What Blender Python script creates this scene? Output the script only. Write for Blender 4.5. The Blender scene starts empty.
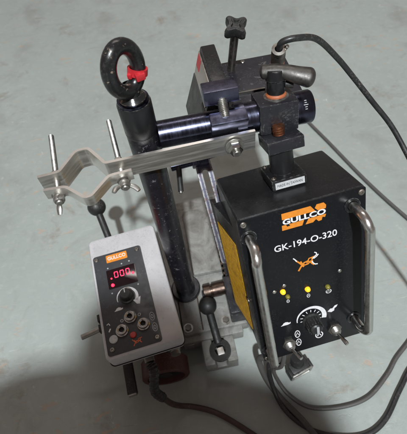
import bpy, bmesh, math, random
from mathutils import Matrix, Vector
random.seed(7)
PI = math.pi
S = bpy.context.scene
COL = S.collection

# ------------------------------------------------------------------ camera
cam_d = bpy.data.cameras.new('camera'); cam = bpy.data.objects.new('camera', cam_d); COL.objects.link(cam)
cam.matrix_world = Matrix((( 0.98003,  0.19574, -0.03506, 0.0),
                           (-0.17927,  0.79336, -0.58176, 0.0),
                           (-0.08606,  0.57643,  0.81260, 0.68),
                           (0, 0, 0, 1)))
cam_d.sensor_fit = 'HORIZONTAL'; cam_d.sensor_width = 36; cam_d.lens = 35.91
cam_d.clip_start = 0.01; cam_d.clip_end = 60
cam_d.dof.use_dof = True; cam_d.dof.focus_distance = 0.44; cam_d.dof.aperture_fstop = 13
S.camera = cam
# ------------------------------------------------------------------ room light
W = bpy.data.worlds.new('World'); S.world = W; W.use_nodes = True
W.node_tree.nodes['Background'].inputs[0].default_value = (1.0, 0.81, 0.73, 1)
W.node_tree.nodes['Background'].inputs[1].default_value = 0.20
def area(name, loc, target, sx, sy, power, col):
    l = bpy.data.lights.new(name, 'AREA'); l.energy = power; l.color = col
    l.shape = 'RECTANGLE'; l.size = sx; l.size_y = sy
    o = bpy.data.objects.new(name, l); COL.objects.link(o); o.location = loc
    o.rotation_euler = (Vector(target) - Vector(loc)).to_track_quat('-Z', 'Y').to_euler()
    return o
area('ceiling_lamp', (-0.15, -2.0, 3.9), (0, .3, .2), 0.13, 0.13, 268, (0.93, 0.98, 1.0))
area('ceiling_tube_lamp', (0.35, 1.75, 2.5), (0.05, .4, .2), 1.3, 0.16, 11, (1.0, 0.93, 0.87))
S.view_settings.view_transform = 'Standard'; S.view_settings.look = 'None'
S.view_settings.exposure = 0.0; S.view_settings.gamma = 1
S.render.engine = 'CYCLES'

# ------------------------------------------------------------------ materials
def srgb(r, g, b):
    f = lambda c: (c/255/12.92) if c/255 <= .04045 else ((c/255+.055)/1.055)**2.4
    return (f(r), f(g), f(b), 1)
class NT:
    def __init__(s, name):
        m = bpy.data.materials.new(name); m.use_nodes = True; s.m = m; s.t = m.node_tree
        s.b = s.t.nodes['Principled BSDF']; s.co = s.n('ShaderNodeTexCoord').outputs['Object']
    def n(s, t, **k):
        o = s.t.nodes.new(t)
        for a, v in k.items(): setattr(o, a, v)
        return o
    def l(s, a, b): s.t.links.new(a, b)
    def noise(s, scale, detail=6, rough=.6, src=None, dist=0.0):
        o = s.n('ShaderNodeTexNoise'); o.inputs['Scale'].default_value = scale; o.inputs['Detail'].default_value = detail
        o.inputs['Roughness'].default_value = rough; o.inputs['Distortion'].default_value = dist
        s.l(src or s.co, o.inputs['Vector']); return o.outputs['Fac']
    def ramp(s, src, a, b, ca=(0, 0, 0, 1), cb=(1, 1, 1, 1)):
        o = s.n('ShaderNodeValToRGB'); e = o.color_ramp.elements
        e[0].position = a; e[0].color = ca; e[1].position = b; e[1].color = cb
        s.l(src, o.inputs[0]); return o.outputs[0]
    def mix(s, fac, a, b, mode='MIX'):
        o = s.n('ShaderNodeMix', data_type='RGBA', blend_type=mode)
        for i, v in ((0, fac), (6, a), (7, b)):
            if hasattr(v, 'is_linked'): s.l(v, o.inputs[i])
            else: o.inputs[i].default_value = v
        return o.outputs[2]
    def math(s, op, a, b=0.0):
        o = s.n('ShaderNodeMath', operation=op)
        for i, v in ((0, a), (1, b)):
            if hasattr(v, 'is_linked'): s.l(v, o.inputs[i])
            else: o.inputs[i].default_value = v
        return o.outputs[0]
    def bump(s, h, strength, dist=.0005):
        o = s.n('ShaderNodeBump'); o.inputs['Strength'].default_value = strength; o.inputs['Distance'].default_value = dist
        s.l(h, o.inputs['Height']); s.l(o.outputs[0], s.b.inputs['Normal'])
    def edge(s, radius=.0015):
        bv = s.n('ShaderNodeBevel'); bv.samples = 4; bv.inputs['Radius'].default_value = radius
        g = s.n('ShaderNodeNewGeometry')
        d = s.n('ShaderNodeVectorMath', operation='DOT_PRODUCT'); s.l(bv.outputs[0], d.inputs[0]); s.l(g.outputs['True Normal'], d.inputs[1])
        return s.math('SUBTRACT', 1.0, d.outputs['Value'])
    def set(s, **k):
        for a, v in k.items():
            i = s.b.inputs[a.replace('_', ' ')]
            if hasattr(v, 'is_linked'): s.l(v, i)
            else: i.default_value = v
        return s

def painted(name, col, wear_col=(.32, .31, .30, 1), rough=.4, dust=.25, wear=.5, chips=.0, metal=0.0, dustcol=(.20, .185, .165, 1), bump=.12, grime=0.0):
    t = NT(name)
    big = t.ramp(t.noise(34, 5), .45, .72); fine = t.ramp(t.noise(420, 3), .5, .72)
    dm = t.math('MULTIPLY', t.math('MULTIPLY', big, fine), dust)
    c = t.mix(dm, col, dustcol)
    if grime:
        c = t.mix(t.math('MULTIPLY', t.ramp(t.noise(22, 7, .72, dist=.8), .42, .68), grime), c, tuple(x*.42 for x in dustcol[:3]) + (1,))
        c = t.mix(t.math('MULTIPLY', t.ramp(t.noise(170, 4, .7), .60, .66), grime*.6), c, (.035, .03, .026, 1))
    if wear:
        e = t.ramp(t.edge(), .04, .18); wm = t.math('MULTIPLY', t.math('MULTIPLY', e, t.ramp(t.noise(260, 4, .7), .46, .6)), wear)
        c = t.mix(wm, c, wear_col)
    if chips:
        cm = t.math('MULTIPLY', t.ramp(t.noise(150, 5, .65, dist=.6), .625, .66), chips); c = t.mix(cm, c, wear_col)
    r = t.ramp(t.noise(90, 5), .3, .75, (rough*.75,)*3 + (1,), (min(1, rough*1.4),)*3 + (1,))
    t.set(Base_Color=c, Roughness=r, Metallic=metal); t.bump(t.noise(700, 3), bump, .0003)
    return t.m
def metal(name, col, rough, var=.25, rust=0.0, streak=None, bump=.08, rustcol=(.19, .065, .025, 1)):
    t = NT(name)
    if streak:
        mpp = t.n('ShaderNodeMapping'); mpp.inputs['Scale'].default_value = streak; t.l(t.co, mpp.inputs['Vector']); t.co = mpp.outputs[0]
    n = t.noise(60, 6, .65)
    c = t.mix(t.ramp(n, .3, .7), tuple(x*(1-var) for x in col[:3]) + (1,), col)
    if rust: c = t.mix(t.math('MULTIPLY', t.ramp(t.noise(120, 6, .7), .5, .64), rust), c, rustcol)
    r = t.ramp(t.noise(130, 5, .7), .3, .75, (rough*.7,)*3 + (1,), (min(1, rough*1.5),)*3 + (1,))
    t.set(Base_Color=c, Roughness=r, Metallic=1.0); t.bump(t.noise(500, 4), bump, .0003)
    return t.m
def plain(name, col, rough=.5, metallic=0.0, emit=None, es=0.0):
    t = NT(name); t.set(Base_Color=t.mix(t.ramp(t.noise(240, 4), .35, .7), col, tuple(x*.78 for x in col[:3]) + (1,)), Roughness=rough, Metallic=metallic)
    if emit: t.b.inputs['Emission Color'].default_value = emit; t.b.inputs['Emission Strength'].default_value = es
    return t.m

M = {}
M['black'] = painted('black_paint', (.011, .011, .012, 1), rough=.30, dust=.16, wear=.6)
M['panel'] = painted('black_panel', (.008, .0085, .010, 1), rough=.24, dust=.10, wear=.0, bump=.05)
M['panel'].node_tree.nodes['Principled BSDF'].inputs['Specular IOR Level'].default_value = .2
M['black'].node_tree.nodes['Principled BSDF'].inputs['Specular IOR Level'].default_value = .4
M['post'] = painted('post_paint', (.010, .009, .013, 1), rough=.30, dust=.3, wear=.4, chips=.40, wear_col=(.33, .32, .33, 1))
M['eye'] = painted('eye_bolt_paint', (.010, .010, .011, 1), wear_col=(.30, .22, .17, 1), rough=.26, dust=.3, wear=.8, chips=.8, bump=.3)
M['housing'] = painted('dark_housing', (.014, .014, .018, 1), rough=.38, dust=.4, wear=.6, chips=.2)
M['darkgrey'] = painted('dark_grey_side', (.045, .047, .046, 1), rough=.5, dust=.4, wear=.3)
M['greypanel'] = painted('dark_grey_panel', (.040, .042, .047, 1), rough=.45, dust=.3, wear=.0, bump=.05)
M['rubber'] = painted('black_plastic', (.013, .013, .013, 1), rough=.5, dust=.4, wear=.3)
M['brown'] = painted('brown_tyre', (.070, .022, .020, 1), rough=.6, dust=.5, wear=.5, wear_col=(.14, .06, .05, 1))
M['cast'] = painted('grey_casting', (.25, .25, .235, 1), rough=.5, dust=.75, grime=.75, wear=.5, wear_col=(.18, .17, .16, 1), dustcol=(.17, .15, .125, 1), chips=.12)
M['white'] = painted('pale_enamel', (.50, .49, .505, 1), rough=.42, dust=.5, grime=.16, wear=.4, wear_col=(.22, .2, .19, 1), dustcol=(.20, .18, .16, 1), chips=.35)
M['blued'] = metal('blued_steel', (.080, .084, .125, 1), .25, .4, bump=.05, streak=(3, .5, .5))
M['blueworn'] = metal('worn_blued_steel', (.15, .155, .225, 1), .34, .35, bump=.1)
M['alu'] = metal('aluminium', (.80, .78, .74, 1), .40, .07, streak=(.15, .15, 2.2))
M['satin'] = metal('satin_steel', (.66, .65, .63, 1), .27, .15, bump=.03)
M['brownsteel'] = metal('oily_brown_steel', (.12, .085, .07, 1), .4, .4)
M['zinc'] = metal('zinc_plate', (.55, .54, .51, 1), .40, .35, rust=.12)
M['dullsteel'] = metal('dull_steel', (.30, .285, .26, 1), .46, .45, rust=.3)
M['castlever'] = metal('cast_lever', (.16, .155, .148, 1), .50, .45, rust=.06, bump=.3)
M['chrome'] = metal('chrome', (.55, .54, .52, 1), .17, .15, bump=.02)
M['rust'] = metal('rusty_thread', (.24, .10, .055, 1), .6, .45, rust=.6, bump=.4)
M['orange_washer'] = plain('orange_washer', (.42, .12, .045, 1), .55)
M['red'] = plain('red_plastic', (.50, .022, .030, 1), .4)
M['cable'] = painted('cable_sheath', (.018, .018, .019, 1), rough=.42, dust=.6, wear=0)
M['cable_grey'] = painted('grey_cable_sheath', (.075, .072, .070, 1), rough=.5, dust=.7, wear=0)
M['cable_brown'] = painted('brown_cable_sheath', (.050, .026, .023, 1), rough=.5, dust=.7, wear=0)
M['print_white'] = plain('white_print', (.74, .74, .75, 1), .5)
M['print_orange'] = plain('orange_print', (.72, .24, .020, 1), .5)
M['print_black'] = plain('black_print', (.012, .012, .012, 1), .5)
M['print_grey'] = plain('grey_print', (.40, .41, .42, 1), .5)
M['label'] = plain('paper_label', (.52, .53, .54, 1), .6)
M['led_on'] = plain('lit_amber_led', (.9, .45, .02, 1), .3, 0, (1, .42, .02, 1), 1.1)
M['led_dim'] = plain('dim_led', (.22, .19, .035, 1), .3)
M['led_red'] = plain('lit_red_led', (.9, .05, .06, 1), .3, 0, (1, .015, .05, 1), 4.0)
M['digit'] = plain('lit_digit', (.9, .05, .1, 1), .3, 0, (1, .02, .07, 1), 4.0)
M['display'] = plain('display_window', (.012, .004, .006, 1), .12)
M['redbutton'] = plain('red_button', (.50, .03, .02, 1), .4)
M['emblem_orange'] = plain('orange_red_print', (.62, .12, .03, 1), .5)
M['dark'] = plain('dark_recess', (.012, .012, .012, 1), .7)
# worn slotted bar: bare bright metal along the middle, blue left on
t = NT('worn_slot_plate')
e_ = t.ramp(t.edge(.004), .002, .05); m1 = t.math('MULTIPLY', e_, t.ramp(t.noise(300, 6, .75), .36, .50))
t.set(Base_Color=t.mix(t.math('MULTIPLY', t.ramp(t.noise(110, 5, .7), .52, .66), .8), t.mix(m1, (.10, .10, .15, 1), (.80, .78, .77, 1)), (.16, .085, .06, 1)), Metallic=.9, Roughness=.36)
t.bump(t.noise(400, 4), .2, .0003); M['slot'] = t.m
# yellow glitter sticker
t = NT('yellow_sticker')
t.set(Base_Color=t.mix(t.ramp(t.noise(300, 4, .7), .4, .65), (.85, .48, .015, 1), (.55, .26, .010, 1)), Roughness=.35)
t.set(Base_Color=t.mix(t.math('MULTIPLY', t.ramp(t.noise(60, 6, .75, dist=1), .5, .66), .6), t.mix(t.ramp(t.noise(300, 4, .7), .4, .65), (.85, .48, .015, 1), (.55, .26, .010, 1)), (.25, .12, .015, 1)))
t.bump(t.noise(330, 3), .8, .0008); M['yellow'] = t.m
# silver name plate
M['nameplate'] = metal('silver_plate', (.62, .57, .53, 1), .42, .2)
# painted concrete floor
t = NT('worn_painted_concrete')
co = t.co
base = t.mix(t.ramp(t.noise(2.4, 6, .6), .32, .70), srgb(146, 153, 150), srgb(157, 164, 161))
base = t.mix(t.math('MULTIPLY', t.ramp(t.noise(13, 8, .74, dist=.9), .52, .74), .45), base, srgb(124, 124, 118))
base = t.mix(t.math('MULTIPLY', t.ramp(t.noise(6.2, 8, .74, dist=.4), .575, .68), .62), base, srgb(124, 109, 95))     # brown stains
base = t.mix(t.math('MULTIPLY', t.ramp(t.noise(70, 4, .6), .52, .78), .30), base, srgb(182, 184, 178))
mp = t.n('ShaderNodeMapping'); mp.inputs['Rotation'].default_value = (0, 0, .7); mp.inputs['Scale'].default_value = (1, 2.3, 1); t.l(co, mp.inputs['Vector'])
spots = t.ramp(t.noise(33, 4, .6, src=mp.outputs[0], dist=.8), .615, .645)
zone = t.ramp(t.noise(5.0, 3, .6), .46, .58)
base = t.mix(t.math('MULTIPLY', t.math('MULTIPLY', spots, zone), .70), base, srgb(172, 152, 134))                       # flaked paint chips
dk = t.ramp(t.noise(120, 5, .7, src=mp.outputs[0]), .66, .70)
blot = t.ramp(t.noise(16, 6, .7, dist=1.2), .66, .72)
base = t.mix(t.math('MULTIPLY', t.math('MULTIPLY', blot, t.ramp(t.noise(2.9, 2), .50, .60)), .6), base, srgb(146, 104, 80))     # rusty blotches
base = t.mix(t.math('MULTIPLY', dk, .45), base, srgb(92, 86, 78))                                                       # dark grit
scuff = t.n('ShaderNodeTexWave'); scuff.inputs['Scale'].default_value = 1.1; scuff.inputs['Distortion'].default_value = 9; scuff.inputs['Detail'].default_value = 5
t.l(co, scuff.inputs['Vector'])
base = t.mix(t.math('MULTIPLY', t.math('MULTIPLY', t.ramp(scuff.outputs['Fac'], .82, 1.0), t.ramp(t.noise(9, 5), .48, .64)), .35), base, srgb(118, 112, 104))
pale = t.math('MULTIPLY', t.ramp(t.noise(48, 6, .72, dist=1.5), .63, .68), t.ramp(t.noise(4.1, 3), .48, .6))
base = t.mix(t.math('MULTIPLY', pale, .75), base, srgb(196, 200, 196))                                                   # pale scuffs
for ang, sc in ((.5, 26), (-.9, 19), (1.4, 33)):
    m_ = t.n('ShaderNodeMapping'); m_.inputs['Rotation'].default_value = (0, 0, ang); m_.inputs['Scale'].default_value = (1, 16, 1); t.l(co, m_.inputs['Vector'])
    base = t.mix(t.math('MULTIPLY', t.math('MULTIPLY', t.ramp(t.noise(sc*.5, 3, .6, src=m_.outputs[0]), .66, .70), t.ramp(t.noise(7, 3), .5, .62)), .45), base, srgb(186, 188, 184) if ang > 0 else srgb(110, 102, 94))
fine = t.ramp(t.noise(520, 3, .7), .58, .72)
base = t.mix(t.math('MULTIPLY', fine, .22), base, srgb(104, 100, 94))
rg = t.ramp(t.noise(14, 6, .65), .3, .7, (.42,)*3 + (1,), (.68,)*3 + (1,))
t.set(Base_Color=base, Roughness=rg); t.bump(t.math('ADD', t.noise(140, 7, .75), t.math('MULTIPLY', spots, -.5)), .30, .0016)
M['floor'] = t.m

# ------------------------------------------------------------------ mesh helpers
def frame(d):
    d = Vector(d).normalized(); a = Vector((0, 0, 1)) if abs(d.z) < .9 else Vector((1, 0, 0))
    x = a.cross(d).normalized(); return x, d.cross(x), d
class B:
    def __init__(s): s.bm = bmesh.new()
    def box(s, c, size, bev=.0, rot=None, seg=2):
        bm = bmesh.new(); bmesh.ops.create_cube(bm, size=1)
        for v in bm.verts: v.co = Vector((v.co.x*size[0], v.co.y*size[1], v.co.z*size[2]))
        if bev: bmesh.ops.bevel(bm, geom=bm.edges[:], offset=bev, segments=seg, profile=.6, affect='EDGES')
        mt = Matrix.Translation(c)
        if rot is not None: mt = mt @ rot.to_4x4()
        bm.transform(mt); return s.add(bm)
    def span(s, a, b, bev=0., seg=2):
        return s.box([(p+q)/2 for p, q in zip(a, b)], [abs(q-p) for p, q in zip(a, b)], bev, seg=seg)
    def add(s, bm):
        me = bpy.data.meshes.new('tmp'); bm.to_mesh(me); s.bm.from_mesh(me); bm.free(); bpy.data.meshes.remove(me); return s
    def lathe(s, prof, o=(0, 0, 0), d=(0, 0, 1), seg=32):      # prof [(radius, height)...]
        x, y, z = frame(d); o = Vector(o); rings = []
        for r, h in prof:
            if r <= 1e-6: rings.append([s.bm.verts.new(o+z*h)])
            else: rings.append([s.bm.verts.new(o+z*h+(x*math.cos(2*PI*i/seg)+y*math.sin(2*PI*i/seg))*r) for i in range(seg)])
        for a, b in zip(rings, rings[1:]):
            for i in range(seg):
                j = (i+1) % seg
                if len(a) == 1 and len(b) == 1: continue
                if len(a) == 1: s.bm.faces.new((a[0], b[j], b[i]))
                elif len(b) == 1: s.bm.faces.new((a[i], a[j], b[0]))
                else: s.bm.faces.new((a[i], a[j], b[j], b[i]))
        return s
    def cyl(s, p0, p1, r, r1=None, bev=.0006, seg=32):
        p0 = Vector(p0); p1 = Vector(p1); L = (p1-p0).length; r1 = r if r1 is None else r1
        return s.lathe([(0, 0), (r-bev, 0), (r, bev), (r1, L-bev), (r1-bev, L), (0, L)], p0, p1-p0, seg)
    def hexa(s, p0, p1, r):
        p0 = Vector(p0); p1 = Vector(p1); L = (p1-p0).length
        return s.lathe([(0, 0), (r, 0), (r, L*.85), (r*.9, L), (0, L)], p0, p1-p0, 6)
    def tube(s, pts, r, seg=14, closed=False, smooth=6, squash=1.0):
        P = [Vector(p) for p in pts]
        if smooth:
            Q = []; n = len(P); rng = range(n) if closed else range(n-1)
            for i in rng:
                a = P[i-1] if (i > 0 or closed) else P[i]*2-P[i+1]
                b = P[i]; c_ = P[(i+1) % n]; d = P[(i+2) % n] if (i+2 < n or closed) else c_*2-b
                for k in range(smooth):
                    u = k/smooth
                    Q.append(.5*((2*b)+(c_-a)*u+(2*a-5*b+4*c_-d)*u*u+(3*b-a-3*c_+d)*u**3))
            if not closed: Q.append(P[-1])
            P = Q
        n = len(P); R = r if callable(r) else (lambda u: r)
        tan = []
        for i in range(n):
            if closed: tan.append((P[(i+1) % n]-P[i-1]).normalized())
            else: tan.append((P[min(i+1, n-1)]-P[max(i-1, 0)]).normalized())
        x, _, _ = frame(tan[0]); rings = []
        for i in range(n):
            x = (x-tan[i]*x.dot(tan[i])).normalized(); y = tan[i].cross(x); rr = R(i/(n-1))
            rings.append([s.bm.verts.new(P[i]+(x*math.cos(2*PI*k/seg)+y*math.sin(2*PI*k/seg)*squash)*rr) for k in range(seg)])
        for i in range(n if closed else n-1):
            a, b = rings[i], rings[(i+1) % n]
            sh = 0
            if closed and i == n-1:
                sh = min(range(seg), key=lambda q: (a[0].co-b[q].co).length)
            for k in range(seg):
                s.bm.faces.new((a[k], a[(k+1) % seg], b[(k+1+sh) % seg], b[(k+sh) % seg]))
        if not closed:
            s.bm.faces.new(rings[0][::-1]); s.bm.faces.new(rings[-1])
        return s
    def prism(s, poly, o, u, v, th, bev=0., hole=None):         # poly in (u,v) plane, thickness along u x v
        bm = bmesh.new(); o = Vector(o); u = Vector(u).normalized(); v = Vector(v).normalized(); w = u.cross(v)
        if hole is None:
            a = [bm.verts.new(o+u*p[0]+v*p[1]) for p in poly]; b = [bm.verts.new(o+u*p[0]+v*p[1]+w*th) for p in poly]
            bm.faces.new(a[::-1]); bm.faces.new(b)
            for i in range(len(poly)):
                j = (i+1) % len(poly); bm.faces.new((a[i], a[j], b[j], b[i]))
        else:                                                    # ring of equal point counts
            L = [[bm.verts.new(o+u*p[0]+v*p[1]+w*k) for p in q] for k in (0, th) for q in (poly, hole)]
            n = len(poly)
            for i in range(n):
                j = (i+1) % n
                bm.faces.new((L[0][j], L[0][i], L[1][i], L[1][j])); bm.faces.new((L[2][i], L[2][j], L[3][j], L[3][i]))
                bm.faces.new((L[0][i], L[0][j], L[2][j], L[2][i])); bm.faces.new((L[1][j], L[1][i], L[3][i], L[3][j]))
        bmesh.ops.recalc_face_normals(bm, faces=bm.faces[:])
        if bev:
            ed = [e for e in bm.edges if len(e.link_faces) == 2 and e.calc_face_angle(0) > .5]
            bmesh.ops.bevel(bm, geom=ed, offset=bev, segments=2, profile=.6, affect='EDGES')
        return s.add(bm)
    def ribbon(s, pts, w, o, u, v, th):
        P = [Vector((p[0], p[1])) for p in pts]; L = []; Rr = []
        for i, p in enumerate(P):
            d = (P[min(i+1, len(P)-1)]-P[max(i-1, 0)]).normalized(); n = Vector((-d.y, d.x))
            ww = w(i/(len(P)-1)) if callable(w) else w
            L.append(p+n*ww/2); Rr.append(p-n*ww/2)
        for i in range(len(P)-1):
            s.prism([Rr[i], Rr[i+1], L[i+1], L[i]], o, u, v, th)
        return s
    def obj(s, name, mat, parent=None, ang=35):
        bmesh.ops.recalc_face_normals(s.bm, faces=s.bm.faces[:])
        me = bpy.data.meshes.new(name); s.bm.to_mesh(me); s.bm.free()
        me.materials.append(M[mat] if isinstance(mat, str) else mat)
        for p in me.polygons: p.use_smooth = True
        me.set_sharp_from_angle(angle=math.radians(ang))
        o = bpy.data.objects.new(name, me); COL.objects.link(o)
        if parent is not None: o.parent = parent
        return o
def thing(name, label, cat, mat=None, group=None):
    o = bpy.data.objects.new(name, None); o.empty_display_size = .03; COL.objects.link(o)
    if mat is not None: o.matrix_world = mat
    o['label'] = label; o['category'] = cat
    if group: o['group'] = group
    return o
def tag(o, label, cat, group=None):
    o['label'] = label; o['category'] = cat
    if group: o['group'] = group
    return o
def T(x, y, z): return Matrix.Translation((x, y, z))
def text(name, body, o, u, v, width, height, mat, parent, bold=0.0, shear=0.0, th=.0002, spacing=1.0):
    cu = bpy.data.curves.new('t', 'FONT'); cu.body = body; cu.size = 1; cu.offset = bold; cu.shear = shear; cu.space_character = spacing
    cu.resolution_u = 4; cu.extrude = .01
    ob = bpy.data.objects.new('t', cu); COL.objects.link(ob)
    dg = bpy.context.evaluated_depsgraph_get(); me = bpy.data.meshes.new_from_object(ob.evaluated_get(dg))
    bpy.data.objects.remove(ob); bpy.data.curves.remove(cu)
    xs = [q.co.x for q in me.vertices]; ys = [q.co.y for q in me.vertices]
    x0, x1, y0, y1 = min(xs), max(xs), min(ys), max(ys)
    u = Vector(u).normalized(); v = Vector(v).normalized(); w = u.cross(v); o = Vector(o)
    for q in me.vertices:
        q.co = o+u*((q.co.x-x0)/(x1-x0)*width)+v*((q.co.y-y0)/(y1-y0)*height)+w*(th if q.co.z > 0 else 0)
    me.name = name; me.materials.clear(); me.materials.append(M[mat])
    ob = bpy.data.objects.new(name, me); COL.objects.link(ob); ob.parent = parent
    return ob
def arc(cx, cy, r, a0, a1, n=16, ry=None):
    ry = r if ry is None else ry
    return [(cx+r*math.cos(math.radians(a0+(a1-a0)*i/n)), cy+ry*math.sin(math.radians(a0+(a1-a0)*i/n))) for i in range(n+1)]
def rrect(x0, y0, x1, y1, r, n=4):
    return arc(x1-r, y1-r, r, 0, 90, n)+arc(x0+r, y1-r, r, 90, 180, n)+arc(x0+r, y0+r, r, 180, 270, n)+arc(x1-r, y0+r, r, 270, 360, n)

def screw(parent, c, n, r=.0030, mat='dullsteel'):
    n = Vector(n).normalized(); c = Vector(c); x, y, z = frame(n); b = B()
    b.lathe([(r, 0), (r, r*.25), (r*.75, r*.5), (r*.35, r*.52), (r*.25, r*.2), (0, r*.2)], c, n, 18); return b.obj('screw', mat, parent)
X, Y, Zv = (1, 0, 0), (0, 1, 0), (0, 0, 1)
# ================================================================== FLOOR
bm = B()
bm.span((-6, -4, -.05), (7, 9, 0)); fl = bm.obj('floor', 'floor'); fl['kind'] = 'structure'

# ================================================================== CARRIAGE BASE
car = thing('carriage', 'grey cast carriage base standing on the floor below the black post', 'carriage', T(0, .3, 0))
def C(x, y, z): return (x, y-.3, z)
b = B(); b.span(C(-.135, .232, .018), C(-.046, .39, .046), .004); b.span(C(-.0455, .232, .018), C(.062, .50, .0465), .004)
b.obj('base_casting', 'cast', car)
b = B(); b.span(C(-.012, .33, .044), C(.052, .47, .056), .005); b.obj('raised_pad', 'cast', car)
b = B(); b.span(C(-.050, .221, .012), C(.050, .234, .040), .003); b.obj('front_flange', 'cast', car)
# foot clamp block with U slot
b = B()
b.prism([(-.026, 0), (.026, 0), (.026, .036), (.010, .036), (.008, .014), (-.008, .014), (-.010, .036), (-.026, .036)][::1],
        C(.006, .221, .002), (1, 0, 0), (0, 0, 1), .040, .002)
b.obj('foot_block', 'cast', car)
b = B(); b.lathe([(.0085, 0), (.017, 0), (.017, .005), (.0085, .005), (.0085, 0)], C(.007, .199, .0385), (0, 0, 1), 32); cr = b.obj('clamp_ring', 'rubber', car)
b = B(); b.box(C(.0075, .197, .042), (.0105, .0115, .008), .001, Matrix.Rotation(.1, 3, 'Z')); b.obj('square_stud', 'alu', cr)
lv = B(); lv.tube([C(.0065, .211, .043), C(.0045, .232, .052), C(.002, .262, .062)], .0062, 12, squash=.7); lever = lv.obj('clamp_lever', 'rubber', car)
b = B(); b.lathe([(0, -.0145)]+[(.0145*math.cos(a), .0145*math.sin(a)) for a in [x*PI/20 for x in range(-9, 10)]]+[(0, .0145)], C(.0015, .266, .064), (0, 0, 1), 28); b.obj('lever_ball', 'rubber', lever)
# brown knurled axle
b = B(); b.lathe([(0, 0), (.0105, 0), (.0115, .001), (.0115, .012), (.009, .0125), (.009, .015), (.0115, .0155), (.0115, .036), (.0105, .037), (0, .037)], C(-.001, .291, .064), (.98, .03, .02), 28)
b.obj('knurled_knob', 'brownsteel', car)
b = B(); b.span(C(-.004, .286, .046), C(.030, .297, .060), .002); b.obj('knob_bracket', 'housing', car)
b = B(); b.span(C(.034, .236, .0466), C(.060, .300, .088), .003); dbk = b.obj('side_bracket', 'housing', car)
screw(car, C(.047, .255, .088), Zv, .0034); screw(car, C(.047, .285, .088), Zv, .0034)
for x_, y_ in ((-.036, .243), (.026, .243), (-.036, .335), (-.034, .47), (.054, .40)):
    b = B(); b.hexa(C(x_, y_, .0465), C(x_, y_, .0515), .0055); hb = b.obj('hex_bolt', 'dullsteel', car)
    b = B(); b.lathe([(.004, 0), (.0078, 0), (.0078, .001), (.004, .001)], C(x_, y_, .0466), Zv, 22); b.obj('washer', 'zinc', hb)
b = B(); b.span(C(-.0140, .318, .0466), C(-.0120, .235, .0505), .0006); b.obj('guide_strip', 'brownsteel', car)
b = B(); b.lathe([(.0160, .0466), (.0245, .0466), (.0245, .0520), (.0225, .0540), (.0160, .0540)], C(-.029, .311, 0), Zv, 40); b.obj('post_socket', 'housing', car)
b = B(); b.span(C(-.0425, .2205, .010), C(-.031, .2195, .034), .0004); b.obj('flange_plate', 'zinc', car)
b = B(); b.span(C(.041, .3015, .0468), C(.0605, .478, .066), .002); rk = b.obj('rack_bar', 'housing', car)
for k in range(18):
    b = B(); b.span(C(.0375, .306+k*.0095, .050), C(.0412, .311+k*.0095, .0645), .0008); b.obj('tooth', 'brownsteel', rk)
# drive wheels (front left shows, others carry the base)
def wheel(x, y):
    b = B(); R = .0365
    b.lathe([(.029, 0), (R-.002, 0), (R, .002), (R, .026), (R-.002, .028), (.029, .028), (.029, 0)], C(x, y, R+.0005), (0, 1, 0), 48)
    w = b.obj('wheel', 'brown', car)
    b = B(); b.lathe([(0, .006), (.010, .004), (.012, .010), (.026, .012), (.0292, .008), (.0292, .02), (0, .02)], C(x, y, R+.0005), (0, 1, 0), 32); b.obj('hub', 'dark', w)
    b = B(); b.cyl(C(x, y+.02, R+.0005), C(x, y+.06, R+.0005), .007); b.obj('axle', 'dullsteel', w)
wheel(-.082, .176)
for x_, y_ in ((-.10, .40), (.030, .26), (.030, .45)):
    b = B(); b.cyl(C(x_-.012, y_, .0125), C(x_+.012, y_, .0125), .012); b.obj('roller', 'dark', car)
# black stop bar and silver rod under the control box
b = B(); b.box(C(-.1375, .191, .040), (.0145, .058, .012), .0015, Matrix.Rotation(.10, 3, 'Z')); sb = b.obj('stop_bar', 'rubber', car)
b = B(); b.box(C(-.1347, .1615, .040), (.0125, .003, .0095), .0008, Matrix.Rotation(.10, 3, 'Z')); b.obj('bar_tip', 'zinc', sb)
b = B(); b.cyl(C(-.193, .243, .098), C(-.12, .262, .098), .0042); b.obj('silver_rod', 'zinc', car)
b = B(); b.span(C(-.135, .225, .046), C(-.070, .35, .115), .003); b.obj('pedestal', 'cast', car)
# black ball lever behind the control box
b = B(); b.tube([C(-.128, .345, .085), C(-.139, .395, .112), C(-.150, .443, .140)], .0058, 12); bl = b.obj('shift_lever', 'rubber', car)
b = B(); b.lathe([(0, -.0155)]+[(.0155*math.cos(a), .0155*math.sin(a)) for a in [x*PI/20 for x in range(-9, 10)]]+[(0, .0155)], C(-.151, .449, .143), (0, 0, 1), 28); b.obj('lever_ball', 'rubber', bl)

# ================================================================== CONTROL BOX ON THE CARRIAGE
CM = Matrix(((.99423, -.10559, .0191, -.1544), (.106, .99412, -.02192, .3512), (-.01667, .02382, .99958, .1859), (0, 0, 0, 1)))
cbx = thing('control_box', 'pale grey control box with a black panel, red digits and three jacks', 'control box', CM)
b = B()
bm = bmesh.new()
pl = rrect(0, -.182, .100, 0, .007, 5)
rings = []
for z, ins in ((-.040, .006), (-.034, .001), (-.004, 0), (-.0012, .0012), (0, .004)):
    rings.append([bm.verts.new((.05+(x-.05)*(1-ins/.05), -.091+(y+.091)*(1-ins/.091), z)) for x, y in pl])
for r0, r1 in zip(rings, rings[1:]):
    for i in range(len(pl)): bm.faces.new((r0[i], r0[(i+1) % len(pl)], r1[(i+1) % len(pl)], r1[i]))
bm.faces.new(rings[0][::-1]); bm.faces.new(rings[-1]); bmesh.ops.remove_doubles(bm, verts=bm.verts[:], dist=1e-6)
b.add(bm); b.obj('housing', 'white', cbx, 40)
b = B(); b.span((.012, -.168, -.072), (.090, -.02, -.039), .004); b.obj('lower_housing', 'cast', cbx)
b = B(); b.prism(rrect(.004, -.1775, .0735, -.031, .004), (0, 0, -.0004), X, Y, .0016, .0004); pan = b.obj('panel', 'greypanel', cbx)
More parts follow.
